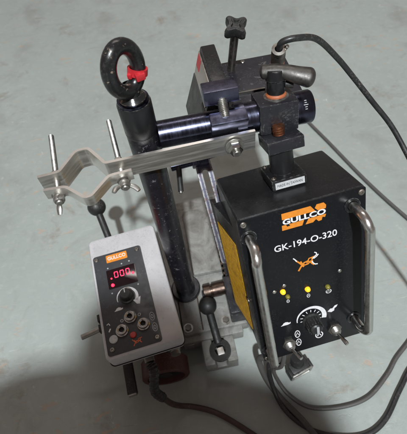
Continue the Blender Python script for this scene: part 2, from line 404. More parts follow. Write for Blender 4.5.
TZ = .0013
b = B(); b.prism(rrect(-.0004, -.1824, .1004, .0004, .0074, 5), (0, 0, -.0270), X, Y, .0012); b.obj('lid_seam', 'dark', cbx)
# logo plate
b = B(); b.prism(rrect(.0225, -.0465, .0525, -.0345, .001), (0, 0, TZ), X, Y, .0003); lp = b.obj('logo_label', 'print_orange', cbx)
text('lettering', 'GULLCO', (.0245, -.0428, TZ+.0003), X, Y, .026, .0056, 'print_white', pan, bold=.02)
# display
b = B(); b.prism(rrect(.0195, -.088, .060, -.0585, .0012), (0, 0, TZ-.0004), X, Y, .0012, .0003); dsp = b.obj('display', 'display', cbx)
for k, cx in enumerate((.0325, .0407, .0489)):
    b = B(); cy = -.0685; hw, hh, w = .0023, .0043, .0009; o = (0, 0, TZ+.0009)
    for p, q in (((cx-hw, cy+hh), (cx+hw, cy+hh)), ((cx-hw, cy-hh), (cx+hw, cy-hh)), ((cx-hw, cy+hh-.0007), (cx-hw, cy+.0005)), ((cx-hw, cy-.0005), (cx-hw, cy-hh+.0007)),
                 ((cx+hw, cy+hh-.0007), (cx+hw, cy+.0005)), ((cx+hw, cy-.0005), (cx+hw, cy-hh+.0007))):
        b.ribbon([p, q], w, o, X, Y, .0002)
    b.obj('digit', 'digit', dsp)
def led(parent, c, n, r, mat, name='indicator_light'):
    n = Vector(n); b = B(); b.lathe([(r, 0), (r, r*.5), (r*.8, r*1.1), (r*.4, r*1.4), (0, r*1.5)], c, n, 16); o = b.obj(name, mat, parent); return o
for x, y, r in ((.0555, -.0728, .0017), (.0252, -.0727, .0013), (.0255, -.0833, .0023)): led(cbx, (x, y, TZ), Zv, r, 'led_red')
for x, y in ((.0225, -.055), (.0425, -.0535), (.0535, -.0525), (.0225, -.0945), (.0590, -.092)):
    b = B(); b.prism(arc(x, y, .0011, 0, 330, 9), (0, 0, TZ), X, Y, .0002); b.obj('print_mark', 'print_grey', pan)
# speed knob and scale
b = B(); b.lathe([(.0098, 0), (.0098, .002), (.0080, .003), (.0072, .013), (.0062, .0142), (0, .0142)], (.0410, -.106, TZ), Zv, 30); kn = b.obj('speed_knob', 'rubber', cbx)
b = B(); b.box((.0410, -.1025, TZ+.0145), (.0012, .006, .0008)); b.obj('pointer', 'print_grey', kn)
b = B(); b.ribbon(arc(.0410, -.106, .0135, 195, -35, 26), lambda u: .0008+.0034*u, (0, 0, TZ), X, Y, .0002); b.obj('scale_arc', 'print_white', pan)
b = B(); b.prism([(.0480, -.113), (.0585, -.110), (.0560, -.1205), (.0520, -.1195)], (0, 0, TZ), X, Y, .0002); b.obj('arrow_mark', 'print_white', pan)
def tortoise(cx, cy, s):
    return [(cx-.9*s, cy-.35*s), (cx-.55*s, cy-.1*s), (cx-.3*s, cy+.25*s), (cx+.1*s, cy+.4*s), (cx+.5*s, cy+.3*s), (cx+.75*s, cy+.05*s), (cx+1.05*s, cy+.15*s), (cx+1.0*s, cy-.2*s), (cx+.5*s, cy-.35*s), (cx-.3*s, cy-.35*s)]
b = B(); b.prism(tortoise(.0265, -.1195, .0062), (0, 0, TZ), X, Y, .0002); b.obj('tortoise_mark', 'print_white', pan)
# jacks
def jack(parent, c, n, r=.0070):
    n = Vector(n).normalized(); c = Vector(c); b = B()
    b.lathe([(r*.55, 0), (r, 0), (r, .0022), (r*.86, .0032), (r*.80, .0062), (r*.62, .0068), (r*.42, .0056), (r*.40, .001)], c, n, 28); o = b.obj('jack', 'satin', parent)
    b = B(); b.lathe([(r*.42, .002), (0, .002)], c, n, 20); b.obj('socket_hole', 'dark', o); return o
for x, y in ((.0400, -.1352), (.0268, -.1500), (.0548, -.1500)): jack(cbx, (x, y, TZ), Zv, .0082)
for x, y in ((.0285, -.1365), (.0520, -.1350)):
    b = B(); b.prism(arc(x, y, .0022, 0, 340, 14), (0, 0, TZ), X, Y, .0002, hole=arc(x, y, .0013, 0, 340, 14)); b.obj('print_ring', 'print_grey', pan)
b = B(); b.lathe([(.0040, 0), (.0040, .0015), (.0033, .0022), (0, .0023)], (.0392, -.1595, TZ), Zv, 20); b.obj('red_button', 'redbutton', cbx)
b = B(); b.lathe([(.0055, 0), (.0055, .0009), (.0046, .0016), (0, .0018)], (.0142, -.1575, TZ), Zv, 22); b.obj('rocker_cap', 'label', cbx)
for x, y in ((.0675, -.1425), (.0680, -.1575)):
    b = B(); b.prism(arc(x, y, .0034, 0, 345, 20, .0060), (0, 0, TZ), X, Y, .0002, hole=arc(x, y, .0027, 0, 345, 20, .0052)); b.prism(arc(x, y, .0018, 90, 390, 10, .003), (0, 0, TZ), X, Y, .0002, hole=arc(x, y, .001, 90, 390, 10, .0019)); b.obj('icon', 'print_grey', pan)
b = B(); b.ribbon([(.0085, -.1365), (.011, -.135), (.0125, -.138)], .0012, (0, 0, TZ), X, Y, .0002); b.ribbon([(.010, -.1465), (.0125, -.1425)], .0016, (0, 0, TZ), X, Y, .0002); b.obj('icon', 'print_white', pan)
# small cat-like emblem
def emblem(parent, o, u, v, s, mo, mw, th):
    b = B()
    b.ribbon([(-.62, .35), (-.50, .05), (-.30, -.15), (0, -.12), (.25, .10), (.45, .12)], .13*1, (0, 0, 0), (1, 0, 0), (0, 1, 0), .1)
    b.ribbon([(-1.0, .55), (-.72, .22), (-.38, -.30)], .14, (0, 0, 0), (1, 0, 0), (0, 1, 0), .11)
    b.ribbon([(-.88, -.62), (-.62, -.22), (-.32, .12), (-.05, .18), (.22, .02), (.38, -.22), (.55, -.36)], .15, (0, 0, 0), (1, 0, 0), (0, 1, 0), .12)
    b.ribbon([(-.10, -.02), (.12, .42), (.72, .50)], .12, (0, 0, 0), (1, 0, 0), (0, 1, 0), .09)
    b.ribbon([(.40, .40), (.34, -.08), (.50, -.38)], .13, (0, 0, 0), (1, 0, 0), (0, 1, 0), .13)
    u = Vector(u); v = Vector(v); w = u.cross(v); o = Vector(o)
    for q in b.bm.verts: q.co = o+u*q.co.x*s+v*q.co.y*s+w*(th*q.co.z*10)
    e = b.obj('emblem', mo, parent)
    if mw:
        b = B()
        b.ribbon([(-1.22, .88), (-1.08, .70), (-.94, .45)], .10, (0, 0, 0), (1, 0, 0), (0, 1, 0), .14)
        b.ribbon([(.62, .92), (.78, .80), (.80, .62), (.62, .48), (.42, .30)], .10, (0, 0, 0), (1, 0, 0), (0, 1, 0), .14)
        b.ribbon([(.95, .62), (.78, .42), (.52, .28)], .10, (0, 0, 0), (1, 0, 0), (0, 1, 0), .15)
        b.ribbon([(.36, .06), (.46, -.20), (.62, -.36), (.84, -.40)], .11, (0, 0, 0), (1, 0, 0), (0, 1, 0), .16)
        for q in b.bm.verts: q.co = o+u*q.co.x*s+v*q.co.y*s+w*(th*q.co.z*10)
        b.obj('emblem_outline', mw, parent)
emblem(pan, (.0440, -.1690, TZ), X, Y, .0075, 'emblem_orange', None, .0002)
for x, y in ((.0085, -.0370), (.0675, -.0372), (.0105, -.1700), (.0680, -.1712)): screw(cbx, (x, y, TZ), Zv, .0032)
# left-side buttons, front sockets
for y in (-.118, -.132):
    b = B(); b.span((-.005, y-.005, -.020), (.001, y+.005, -.010), .001); b.obj('side_button', 'rubber', cbx)
b = B(); b.lathe([(0, 0), (.0075, 0), (.0075, .010), (.0065, .011), (.0065, .016), (0, .016)], (.083, -.168, -.052), (0, -1, .0), 24); b.obj('front_socket', 'dullsteel', cbx)
b = B(); b.lathe([(0, 0), (.0085, 0), (.0085, .006), (.0070, .007), (.0070, .014), (0, .014)], (.046, -.168, -.052), (.05, -1, -.1), 24); b.obj('cable_gland', 'dullsteel', cbx)

# ================================================================== POST WITH EYE BOLT
PX, PY = -.029, .311
post = thing('support_post', 'scratched black round post with an eye bolt screwed in its top', 'post', T(PX, PY, .046))
b = B(); b.cyl((0, 0, 0), (0, 0, .366), .0158, bev=.002, seg=48); b.obj('pole', 'post', post)
b = B(); b.lathe([(0, .364), (.0158, .364), (.0162, .365), (.0162, .398), (.0152, .400), (0, .400)], (0, 0, 0), Zv, 48); b.obj('top_collar', 'black', post)
b = B(); b.lathe([(.008, .400), (.0148, .400), (.0148, .4025), (.008, .4025)], (0, 0, 0), Zv, 40); b.obj('washer', 'blued', post)
ey = B(); ey.lathe([(.0125, .4025), (.0128, .404), (.0088, .408), (.0085, .416)], (0, 0, 0), Zv, 30)
shank = ey.obj('eye_bolt_shank', 'eye', post)
b = B(); rc = Vector((-.0005, -.002, .4335)); dx = Vector((.74, .67, 0)).normalized(); ring = []
for i in range(40):
    a = 2*PI*i/40; ring.append(rc+dx*math.cos(a)*.0158+Vector((-.05, .0, 1))*math.sin(a)*.0205)
b.tube(ring, .0068, 18, closed=True, smooth=0); b.obj('eye_ring', 'eye', post)
clip = thing('clip', 'small red plastic clip pushed onto the ring of the eye bolt', 'clip', T(PX, PY, .046))
cc = rc+dx*.0140+Vector((0, 0, -.0095))
b = B(); b.lathe([(.0072, -.003), (.0090, -.003), (.0090, .003), (.0072, .003), (.0072, -.003)], cc, Vector((0.25, .2, 1)), 20); b.obj('band', 'red', clip)
b = B(); b.box(cc+Vector((.0015, -.0090, .0005)), (.0085, .006, .0062), .001, Matrix.Rotation(.3, 3, 'Z')); b.obj('catch', 'red', clip)
b = B(); b.box(cc+Vector((-.0070, -.0055, .0005)), (.004, .005, .0045), .0008, Matrix.Rotation(-.3, 3, 'Z')); b.obj('tail', 'red', clip)

# ================================================================== CROSS ARM TUBE
AZ, AY = .400, .311
arm = thing('cross_arm', 'glossy blued steel tube reaching sideways from the black post', 'tube', T(0, AY, AZ))
b = B(); b.cyl((-.0135, 0, 0), (.073, 0, 0), .0138, seg=48); b.obj('tube', 'blued', arm)
b = B(); b.lathe([(.012, 0), (.0160, .0005), (.0165, .002), (.0165, .010), (.0125, .0105)], (.064, 0, 0), X, 48); b.obj('collar', 'blueworn', arm)
b = B(); b.cyl((.073, 0, 0), (.125, 0, 0), .0155, seg=48); b.obj('sleeve', 'blued', arm)
b = B(); b.lathe([(.010, 0), (.0160, 0), (.0168, .0008), (.0168, .019), (.0158, .0205), (.0125, .0205), (.0120, .017), (0, .017)], (.1225, 0, 0), X, 48); ec = b.obj('end_cap', 'blued', arm)
for k in range(5):
    a = math.radians(118+k*7); b = B(); b.box((.1335, .0170*math.cos(a), .0170*math.sin(a)), (.0045 if k == 2 else .0022, .0007, .0006), 0, Matrix.Rotation(a-PI/2, 3, 'X')); b.obj('scale_mark', 'print_grey', ec)
# clamp jaws on the tube
b = B(); b.box((.0530, .0130, .0275), (.0345, .020, .015), .0015, Matrix.Rotation(-.12, 3, 'X')); b.obj('upper_jaw', 'blueworn', arm)
b = B(); b.box((.0565, -.0095, .0085), (.0370, .014, .0175), .0015, Matrix.Rotation(.25, 3, 'X')); b.obj('lower_jaw', 'blueworn', arm)
b = B()
n = 90; pts = [(.0535, -.0105+.018*i/n, .014+.0115*i/n) for i in range(n+1)]
b.tube(pts, lambda u: .0046+.0006*math.sin(u*2*PI*13), 16, smooth=0); b.obj('threaded_stud', 'zinc', arm)

# ================================================================== ALUMINIUM CLAMP BRACKET
PZ0, PZ1 = .377, .4005
br = thing('pipe_clamp', 'bent aluminium clamp bar with two long bolts in front of the post', 'clamp', T(-.09, .28, .38))
O = Vector((.09, -.28, -.38))
def strip(pts, th, name, mat, z0, z1, parent):
    P = [Vector(p) for p in pts]; L = []; Rr = []
    for i, p in enumerate(P):
        d0 = (P[i]-P[i-1]).normalized() if i else (P[1]-P[0]).normalized(); d1 = (P[i+1]-P[i]).normalized() if i < len(P)-1 else d0
        n0 = Vector((-d0.y, d0.x)); n1 = Vector((-d1.y, d1.x)); m = (n0+n1).normalized(); k = th/max(.5, m.dot(n0))
        L.append(p+m*k); Rr.append(p)
    bm = bmesh.new(); V = [[bm.verts.new((q.x+O.x, q.y+O.y, z+O.z)) for q in (L if s else Rr)] for s in (0, 1) for z in (z0, z1)]
    for i in range(len(P)-1):
        j = i+1
        for a, c_ in ((V[0], V[1]), (V[3], V[2]), (V[1], V[3]), (V[2], V[0])): bm.faces.new((a[i], a[j], c_[j], c_[i]))
    for e in (0, -1): bm.faces.new((V[0][e], V[1][e], V[3][e], V[2][e]))
    bmesh.ops.recalc_face_normals(bm, faces=bm.faces[:])
    b = B(); b.add(bm); return b.obj(name, mat, parent, 25)
def bend(pts, r=.0034, n=4):
    out = [pts[0]]
    for i in range(1, len(pts)-1):
        a, p, c_ = Vector(pts[i-1]), Vector(pts[i]), Vector(pts[i+1]); k0 = p+(a-p).normalized()*r; k1 = p+(c_-p).normalized()*r
        for k in range(n+1):
            u = k/n; out.append(tuple(k0*(1-u)**2+p*2*u*(1-u)+k1*u*u))
    return out+[pts[-1]]
strip(bend([(-.1345, .2830), (-.1130, .2850), (-.0975, .3090), (-.0865, .3100), (-.0700, .2845), (.0805, .2895)]), .0032, 'arm_plate', 'alu', PZ0, PZ1, br)
strip(bend([(-.1285, .2660), (-.1085, .2655), (-.0905, .2475), (-.0830, .2480), (-.0660, .2685), (-.0445, .2705)]), .0030, 'clamp_strap', 'alu', .3870, .3992, br)
def bolt(p0, p1, nx):
    p0 = Vector(p0)+O; p1 = Vector(p1)+O; n = int((p1-p0).length/.0011*4)
    b = B(); b.tube([p0+(p1-p0)*i/n for i in range(n+1)], lambda u: .0027+.00028*math.sin(u*n/4*2*PI), 12, smooth=0); o = b.obj('bolt', 'zinc', br)
    d = (p1-p0).normalized()
    b = B(); b.lathe([(.0029, 0), (.0066, 0), (.0066, .0012), (.0029, .0012)], p0+d*.0105, d, 22); b.obj('washer', 'zinc', o)
    b = B(); b.lathe([(0, 0), (.0045, 0), (.0055, .002), (.0055, .006), (.0045, .0075), (.003, .008)], p0+d*.002, d, 20)
    w = Vector((math.cos(nx), 0, math.sin(nx))); w = (w-d*w.dot(d)).normalized()
    for s in (-1, 1):
        q = p0+d*.005+w*s*.004; b.tube([q, q+w*s*.005-d*.0035, q+w*s*.008-d*.0085], lambda u: .0021+.0009*math.sin(u*PI), 10, squash=.6)
    b.obj('wing_nut', 'zinc', o)
    b = B(); b.hexa(p0+d*.0375, p0+d*.0405, .0052); b.obj('hex_nut', 'zinc', o)
bolt((-.1165, .2560, .389), (-.1285, .3530, .389), 1.2); bolt((-.0535, .2590, .388), (-.0655, .3600, .388), -.3)
b = B(); b.lathe([(.004, 0), (.0092, 0), (.0092, .0016), (.004, .0016)], Vector((.0585, .2868, .3885))+O, (0, -1, .05), 30); nw = b.obj('flange_washer', 'zinc', br)
b = B(); b.hexa(Vector((.0585, .2852, .3885))+O, Vector((.0585, .2782, .3885))+O, .0072); b.obj('hex_nut', 'chrome', nw)
b = B(); b.cyl(Vector((.0585, .2785, .3885))+O, Vector((.0585, .2745, .3885))+O, .0038); b.obj('bolt_end', 'zinc', nw)

# ================================================================== REAR DRIVE HOUSING
hs = thing('drive_housing', 'black drive housing behind the tube with a star knob on top', 'housing', T(.1, .39, .30))
def H(x, y, z): return (x-.1, y-.39, z-.30)
b = B(); b.span(H(.052, .338, .350), H(.152, .432, .3855), .003); b.obj('body', 'housing', hs)
b = B(); b.span(H(.0495, .428, .330), H(.0518, .4315, .384), .0008); b.obj('side_plate', 'darkgrey', hs)
b = B(); b.prism([(-.0490, .3845), (-.0395, .3845), (-.0240, .338), (-.0270, .334), (-.0490, .334)], H(0, .424, 0)[:2]+(-.30,), (-1, 0, 0), (0, 0, 1), -.080, .001); b.obj('flared_skirt', 'darkgrey', hs)
HO = H(0, .420, 0)[:2]+(-.30,)
b = B(); b.prism([(-.0665, .3850), (-.0400, .3850), (-.0500, .4195), (-.0665, .4195)], HO, (-1, 0, 0), (0, 0, 1), -.073, .0018); blk = b.obj('slide_block', 'black', hs)
b = B(); nu, nv = .963, .271
b.prism([(-.0412+nu*.0002, .3885+nv*.0002), (-.0412+nu*.0014, .3885+nv*.0014), (-.0488+nu*.0014, .4155+nv*.0014), (-.0488+nu*.0002, .4155+nv*.0002)], (HO[0], HO[1]-.003, HO[2]), (-1, 0, 0), (0, 0, 1), -.066, .0003); np_ = b.obj('name_plate', 'nameplate', hs)
b = B(); b.prism([(-.0445+nu*.0015, .4002+nv*.0015), (-.0445+nu*.0018, .4002+nv*.0018), (-.0483+nu*.0018, .4137+nv*.0018), (-.0483+nu*.0015, .4137+nv*.0015)], (HO[0], HO[1]-.005, HO[2]), (-1, 0, 0), (0, 0, 1), -.015); b.obj('red_mark', 'red', np_)
b = B(); b.cyl(H(.056, .3475, .405), H(.056, .341, .405), .009); b.obj('white_cap', 'label', hs)
b = B(); b.span(H(.0665, .366, .3853), H(.112, .3685, .3885), .0006); b.obj('cover_edge', 'dullsteel', hs)
b = B(); b.cyl(H(.083, .414, .3855), H(.0858, .397, .4435), .0046); st = b.obj('knob_stem', 'dullsteel', hs)
# star knob : 4 lobes
prof = []
for i in range(48):
    a = 2*PI*i/48; prof.append(((.0098+.0030*math.cos(4*a)+.0006*math.cos(8*a))*math.cos(a+.5), (.0098+.0030*math.cos(4*a)+.0006*math.cos(8*a))*math.sin(a+.5)))
dk_ = (Vector(H(.0858, .397, .440))-Vector(H(.083, .414, .3855))).normalized(); ux, uy, uz = frame(dk_)
b = B(); o = Vector(H(.0858, .397, .4435))-dk_*.003; bm = bmesh.new(); rr = []
for k, sc in ((0, .55), (.002, .9), (.004, 1), (.010, 1), (.013, .86), (.0135, .5), (.0115, .35), (.0115, .05)):
    rr.append([bm.verts.new(o+dk_*k+(ux*x+uy*y)*sc*1.1) for x, y in prof])
for r0, r1 in zip(rr, rr[1:]):
    for i in range(48): bm.faces.new((r0[i], r0[(i+1) % 48], r1[(i+1) % 48], r1[i]))
bm.faces.new(rr[0][::-1]); bm.faces.new(rr[-1]); b.add(bm); b.obj('star_knob', 'rubber', st)
for x, y in ((.1, .425), (.147, .38), (.120, .36), (.075, .362)): screw(hs, H(x, y, .3855), Zv, .0028)
# corner bracket on the right and connector
b = B(); b.prism([(0, 0), (.046, 0), (.046, .022), (.006, .022), (.0, .016)], H(.1215, .384, .385), (0, -1, 0), (0, 0, 1), .003, .0006); b.obj('bracket', 'black', hs)
b = B(); d = Vector((-.004, -.013, .030)).normalized(); c0 = Vector(H(.1235, .3645, .420))
b.lathe([(0, 0), (.0075, 0), (.0075, .010), (.0065, .0105), (.0065, .0125)], c0-d*.016, d, 28); con = b.obj('connector', 'dullsteel', hs)
b = B(); b.lathe([(0, .012), (.0068, .012), (.0072, .013), (.0072, .018), (.0068, .019), (0, .019)], c0-d*.016, d, 28); b.obj('orange_seal', 'orange_washer', con)
b = B(); pr = [(0, .019), (.0072, .019)]
for k in range(6): pr += [(.0074, .0205+k*.0022), (.0068, .0216+k*.0022)]
pr += [(.0062, .034), (.0072, .035), (.0072, .039), (.004, .0395)]
b.lathe(pr, c0-d*.016, d, 22); b.obj('coupling_nut', 'dullsteel', con)
b = B(); b.cyl(c0+d*.019+Vector((.005, 0, 0)), c0+d*.026+Vector((.009, 0, .0)), .0022); b.obj('clamp_screw', 'zinc', con)

# ================================================================== SWIVEL CLAMP (between tube and oscillator box)
BMm = Matrix(((.99721, -.04877, -.05647, .0431), (.06677, .92097, .38386, .2135), (.03329, -.38656, .92166, .3635), (0, 0, 0, 1)))
sw = thing('swivel_clamp', 'black swivel clamp with a grey cast lever gripping the tube end', 'clamp', T(.1075, AY, AZ))
b = B(); b.box((-.0015, .001, .0015), (.039, .036, .031), .0015, Matrix.Rotation(-.25, 3, 'X')); b.obj('clamp_block', 'housing', sw)
RX = Matrix.Rotation(-.25, 3, 'X'); up = RX @ Vector((0, 0, 1))
b = B(); b.lathe([(0, .016), (.0125, .016), (.0125, .018), (.0115, .0186), (0, .0186)], (0, 0, 0), up, 36); b.obj('pale_washer', 'zinc', sw)
b = B(); b.lathe([(0, .0186), (.0100, .0186), (.0102, .0198), (.009, .0212), (0, .0212)], (0, 0, 0), up, 36); b.obj('orange_washer', 'orange_washer', sw)
b = B(); b.lathe([(0, .0212), (.0085, .0212), (.0088, .022), (.0088, .034), (.0100, .035), (.0100, .043), (.009, .045), (0, .045)], (0, 0, 0), up, 30); b.obj('lever_hub', 'black', sw)
# cast lever handle
b = B(); h0 = up*.0400
def lev_r(u):
    e0 = math.sqrt(max(0, 1-((.10-u)/.10)**2)) if u < .10 else 1
    e1 = math.sqrt(max(0, 1-((u-.84)/.16)**2)) if u > .84 else 1
    return max(.0003, (.0075+.0030*max(0, (u-.45)/.45))*min(e0, e1))
b.tube([h0+Vector(q) for q in ((-.014, .006, .000), (-.008, .004, .001), (.0, .001, .002), (.010, -.004, .002), (.019, -.009, .0005), (.027, -.0125, -.0010), (.034, -.0155, -.0022))],
       lev_r, 22, smooth=14, squash=.85)
b.obj('clamp_lever', 'castlever', sw)
b = B(); b.cyl(up*.030+Vector((.0085, -.003, 0)), up*.030+Vector((.016, -.006, 0)), .0035); b.obj('set_screw', 'rubber', sw)
# thread, lower block, neck and flange follow the box tilt
sB = thing('mount_neck', 'black mounting block and neck with a white origin sticker on the box lid', 'mount', BMm @ T(.0655, .052, 0))
n = 60; b = B(); b.tube([(.0005, .000, .040+.022*i/n) for i in range(n+1)], lambda u: .0056+.0006*math.sin(u*2*PI*14), 18, smooth=0); b.obj('threaded_stud', 'rust', sB)
b = B(); b.span((-.0165, -.016, .0395), (.0205, .017, .0520), .0012); b.obj('mount_block', 'housing', sB)
b = B(); b.cyl((0, 0, .012), (0, 0, .039), .0125, seg=40); b.obj('neck', 'black', sB)
b = B(); b.span((-.0185, -.019, .0003), (.0190, .021, .0125), .003); fb = b.obj('flange', 'black', sB)
for x, y in ((-.0145, .016), (.015, .016), (-.0145, -.0145)): screw(sB, (x, y, .0125), Zv, .0026)
b = B(); b.span((-.0150, -.0196, .0025), (.0160, -.0192, .0098)); lb = b.obj('sticker', 'label', sB)
text('lettering', 'MADE IN TAIWAN', (-.0130, -.0196, .0048), X, Zv, .0265, .0028, 'print_black', sB, bold=.0, th=.0001)

# ================================================================== OSCILLATOR CONTROL BOX
ob = thing('oscillator_box', 'tilted black control unit with chrome handles, orange logo and white lettering', 'control unit', BMm)
WD, DP, HT = .130, .0986, .208
b = B(); b.span((0, .0016, -HT), (WD, DP, 0), .0045, 3); b.obj('housing', 'black', ob)
b = B(); b.prism(rrect(.0006, -HT+.0006, WD-.0006, -.0006, .002), (0, .0016, 0), X, Zv, .0016, .0005); fp = b.obj('front_panel', 'panel', ob)
# side cover wedge, proud at the back, with the yellow sticker
b = B(); b.prism([(-.004, -.0002), (-.0005, .030), (.0095, .094), (.0095, .0965), (-.004, .0965)], (0, 0, -.030), (-1, 0, 0), (0, 1, 0), .165, .0012)
sc_ = b.obj('side_cover', 'black', ob)
ud = Vector((-.0100, .064, 0)).normalized()
b = B(); b.prism(rrect(.005, -.188, .0615, -.052, .002), Vector((.0005, .030, 0))+Vector((-.0003, 0, 0)), ud, (0, 0, 1), -.0002)
b.obj('yellow_sticker', 'yellow', ob)
FY = -.0001
# logo : orange broken bars + white letters
b = B(); o = (0, FY, 0)
b.prism([(.0435, -.0122), (.0435, -.0052), (.0728, -.0052), (.0775, -.0122)], o, X, Zv, .0002)
b.prism([(.0770, -.0088), (.0790, -.0052), (.0862, -.0052), (.0885, -.0085), (.0880, -.0122), (.0800, -.0122)], o, X, Zv, .0002)
b.prism([(.0425, -.0246), (.0427, -.0188), (.0470, -.0188), (.0478, -.0212), (.0510, -.0212), (.0500, -.0188), (.0655, -.0188), (.0632, -.0246)], o, X, Zv, .0002)
b.prism([(.0665, -.0246), (.0700, -.0188), (.0880, -.0188), (.0868, -.0222), (.0842, -.0212), (.0832, -.0246), (.0800, -.0250), (.0775, -.0218), (.0742, -.0246)], o, X, Zv, .0002)
b.obj('logo_bars', 'print_orange', fp)
text('lettering', 'GULLCO', (.0438, FY-.0002, -.0184), X, Zv, .0440, .0064, 'print_white', fp, bold=.035, th=.0001)
text('lettering', 'GK-194-O-320', (.0320, FY, -.0485), X, Zv, .0665, .0078, 'print_white', fp, bold=.012, th=.0002)
emblem(fp, (.0655, FY, -.0735), X, Zv, .0125, 'print_orange', 'print_white', .0001)
# indicator lights
nF = (0, -1, 0)
for x, z, m_, r in ((.0346, -.1030, 'led_on', .0030), (.0622, -.1095, 'led_on', .0030), (.0850, -.1145, 'led_dim', .0028), (.0392, -.1120, 'led_dim', .0026)): led(ob, (x, FY, z), nF, r, m_)
for x, z in ((.0255, -.1005), (.0998, -.0970), (.0860, -.1205), (.0370, -.0955)): screw(ob, (x, FY, z), nF, .0022, 'zinc')
def icon(cx, cz, rx, rz, parent):
    b = B(); b.prism(arc(cx, cz, rx, 0, 345, 20, rz), (0, FY, 0), X, Zv, .0002, hole=arc(cx, cz, rx*.74, 0, 345, 20, rz*.80))
    b.ribbon([(cx-rx*.45, cz-rz*.3), (cx, cz+rz*.45), (cx+rx*.45, cz-rz*.3)], rx*.28, (0, FY, 0), X, Zv, .0002); b.obj('icon', 'print_white', parent)
icon(.0628, -.1200, .0020, .0028, fp); icon(.0392, -.1195, .0018, .0024, fp)
icon(.0452, -.1760, .0034, .0062, fp); icon(.0456, -.1905, .0034, .0062, fp); icon(.0715, -.1880, .0050, .0056, fp)
icon(.0862, -.1222, .0034, .0030, fp)
# dial with tapered white arc
b = B(); b.ribbon(arc(.0630, -.1560, .0165, 185, -18, 30), lambda u: .0010+.0048*u, (0, FY, 0), X, Zv, .0002); b.obj('scale_arc', 'print_white', fp)
for k in range(9):
    a = math.radians(190-k*26); b = B(); b.ribbon([(.063+.0095*math.cos(a), -.156+.0095*math.sin(a)), (.063+.0128*math.cos(a), -.156+.0128*math.sin(a))], .0009, (0, FY, 0), X, Zv, .0002); b.obj('tick_mark', 'print_white', fp)
b = B(); b.lathe([(.0105, 0), (.0105, .0025), (.0085, .0035)], (.0630, FY, -.1580), nF, 30)
b.lathe([(.0085, .0035), (.0072, .0165), (.0058, .0178), (0, .0178)], (.0630, FY, -.1580), nF, 30); kn = b.obj('dial_knob', 'rubber', ob)
for k in range(16):
    a = 2*PI*k/16; b = B(); b.box((.0630+.0084*math.cos(a), FY-.0095, -.158+.0084*math.sin(a)), (.0012, .012, .0012), .0002, Matrix.Rotation(-a, 3, 'Y')); b.obj('grip_rib', 'rubber', kn)
b = B(); b.box((.0640, FY-.0183, -.1580), (.0030, .0012, .0112), .0003); b.box((.0640, FY-.0108, -.1655), (.0030, .0140, .0012), .0003, Matrix.Rotation(-.10, 3, 'X')); b.obj('pointer', 'print_grey', kn)
b = B(); b.prism(tortoise(.0325, -.1535, .0062), (0, FY, 0), X, Zv, .0002); b.obj('tortoise_mark', 'print_white', fp)
b = B(); b.prism([(.0835, -.1535), (.0870, -.1500), (.0895, -.1505), (.0925, -.1470), (.0960, -.1465), (.0945, -.1495), (.0920, -.1510), (.0915, -.1545), (.0880, -.1560)], (0, FY, 0), X, Zv, .0002); b.obj('hare_mark', 'print_white', fp)
# toggle switches
def toggle(x, z, dirv):
    b = B(); b.hexa((x, FY, z), (x, FY-.0028, z), .0088); o = b.obj('toggle_switch', 'dullsteel', ob)
    b = B(); pr = [(0, .0028), (.0054, .0028)]
    for k in range(4): pr += [(.0056, .0034+k*.0012), (.0050, .0040+k*.0012)]
    pr += [(.0046, .0085), (.0030, .0095), (0, .0095)]
    b.lathe(pr, (x, FY, z), nF, 24); b.obj('bushing', 'zinc', o)
    d = Vector(dirv).normalized(); p = Vector((x, FY-.0085, z)); b = B(); b.lathe([(.0016, 0), (.0018, .006), (.0026, .015), (.0022, .0172), (0, .018)], p, d, 16); b.obj('lever', 'chrome', o)
toggle(.0335, -.1875, (.35, -1, -.05)); toggle(.0905, -.1838, (.25, -1, -.15))
# chrome handles
def handle(x, z0, z1, out, dx):
    b = B(); r = .013; P = [(x, .001, z0), (x, -out+r, z0)]
    P += [(x+dx*(1-math.cos(a)), -out+r-r*math.sin(a), z0-r+r*math.cos(a)) for a in [PI/2*k/6 for k in range(1, 7)]]
    P += [(x+dx, -out, z0-(z0-z1)*k/4) for k in (1, 2, 3)]
    P += [(x+dx*math.cos(a), -out+r-r*math.cos(a), z1+r-r*math.sin(a)) for a in [PI/2*k/6 for k in range(0, 7)]]+[(x, .001, z1)]
    b.tube(P, .0049, 20, smooth=2); hd = b.obj('handle', 'satin', ob)
    for z in (z0, z1):
        b = B(); b.lathe([(.0055, .0), (.0082, 0), (.0082, .0009), (.0055, .0012)], (x, FY, z), nF, 24); b.obj('handle_washer', 'black', hd)
handle(.0085, -.0215, -.1870, .029, -.002); handle(.1150, -.0175, -.1755, .030, .002)
for x, z in ((.0055, -.0055), (.1245, -.0055), (.0045, -HT+.006), (.1245, -HT+.006)): screw(ob, (x, FY, z), nF, .0033)
screw(ob, (-.0012, .016, -.118), (-1, 0, 0), .003)
# underside connector
b = B(); b.cyl((.036, .030, -HT+.001), (.036, .030, -HT-.018), .009); b.obj('bottom_gland', 'rubber', ob)

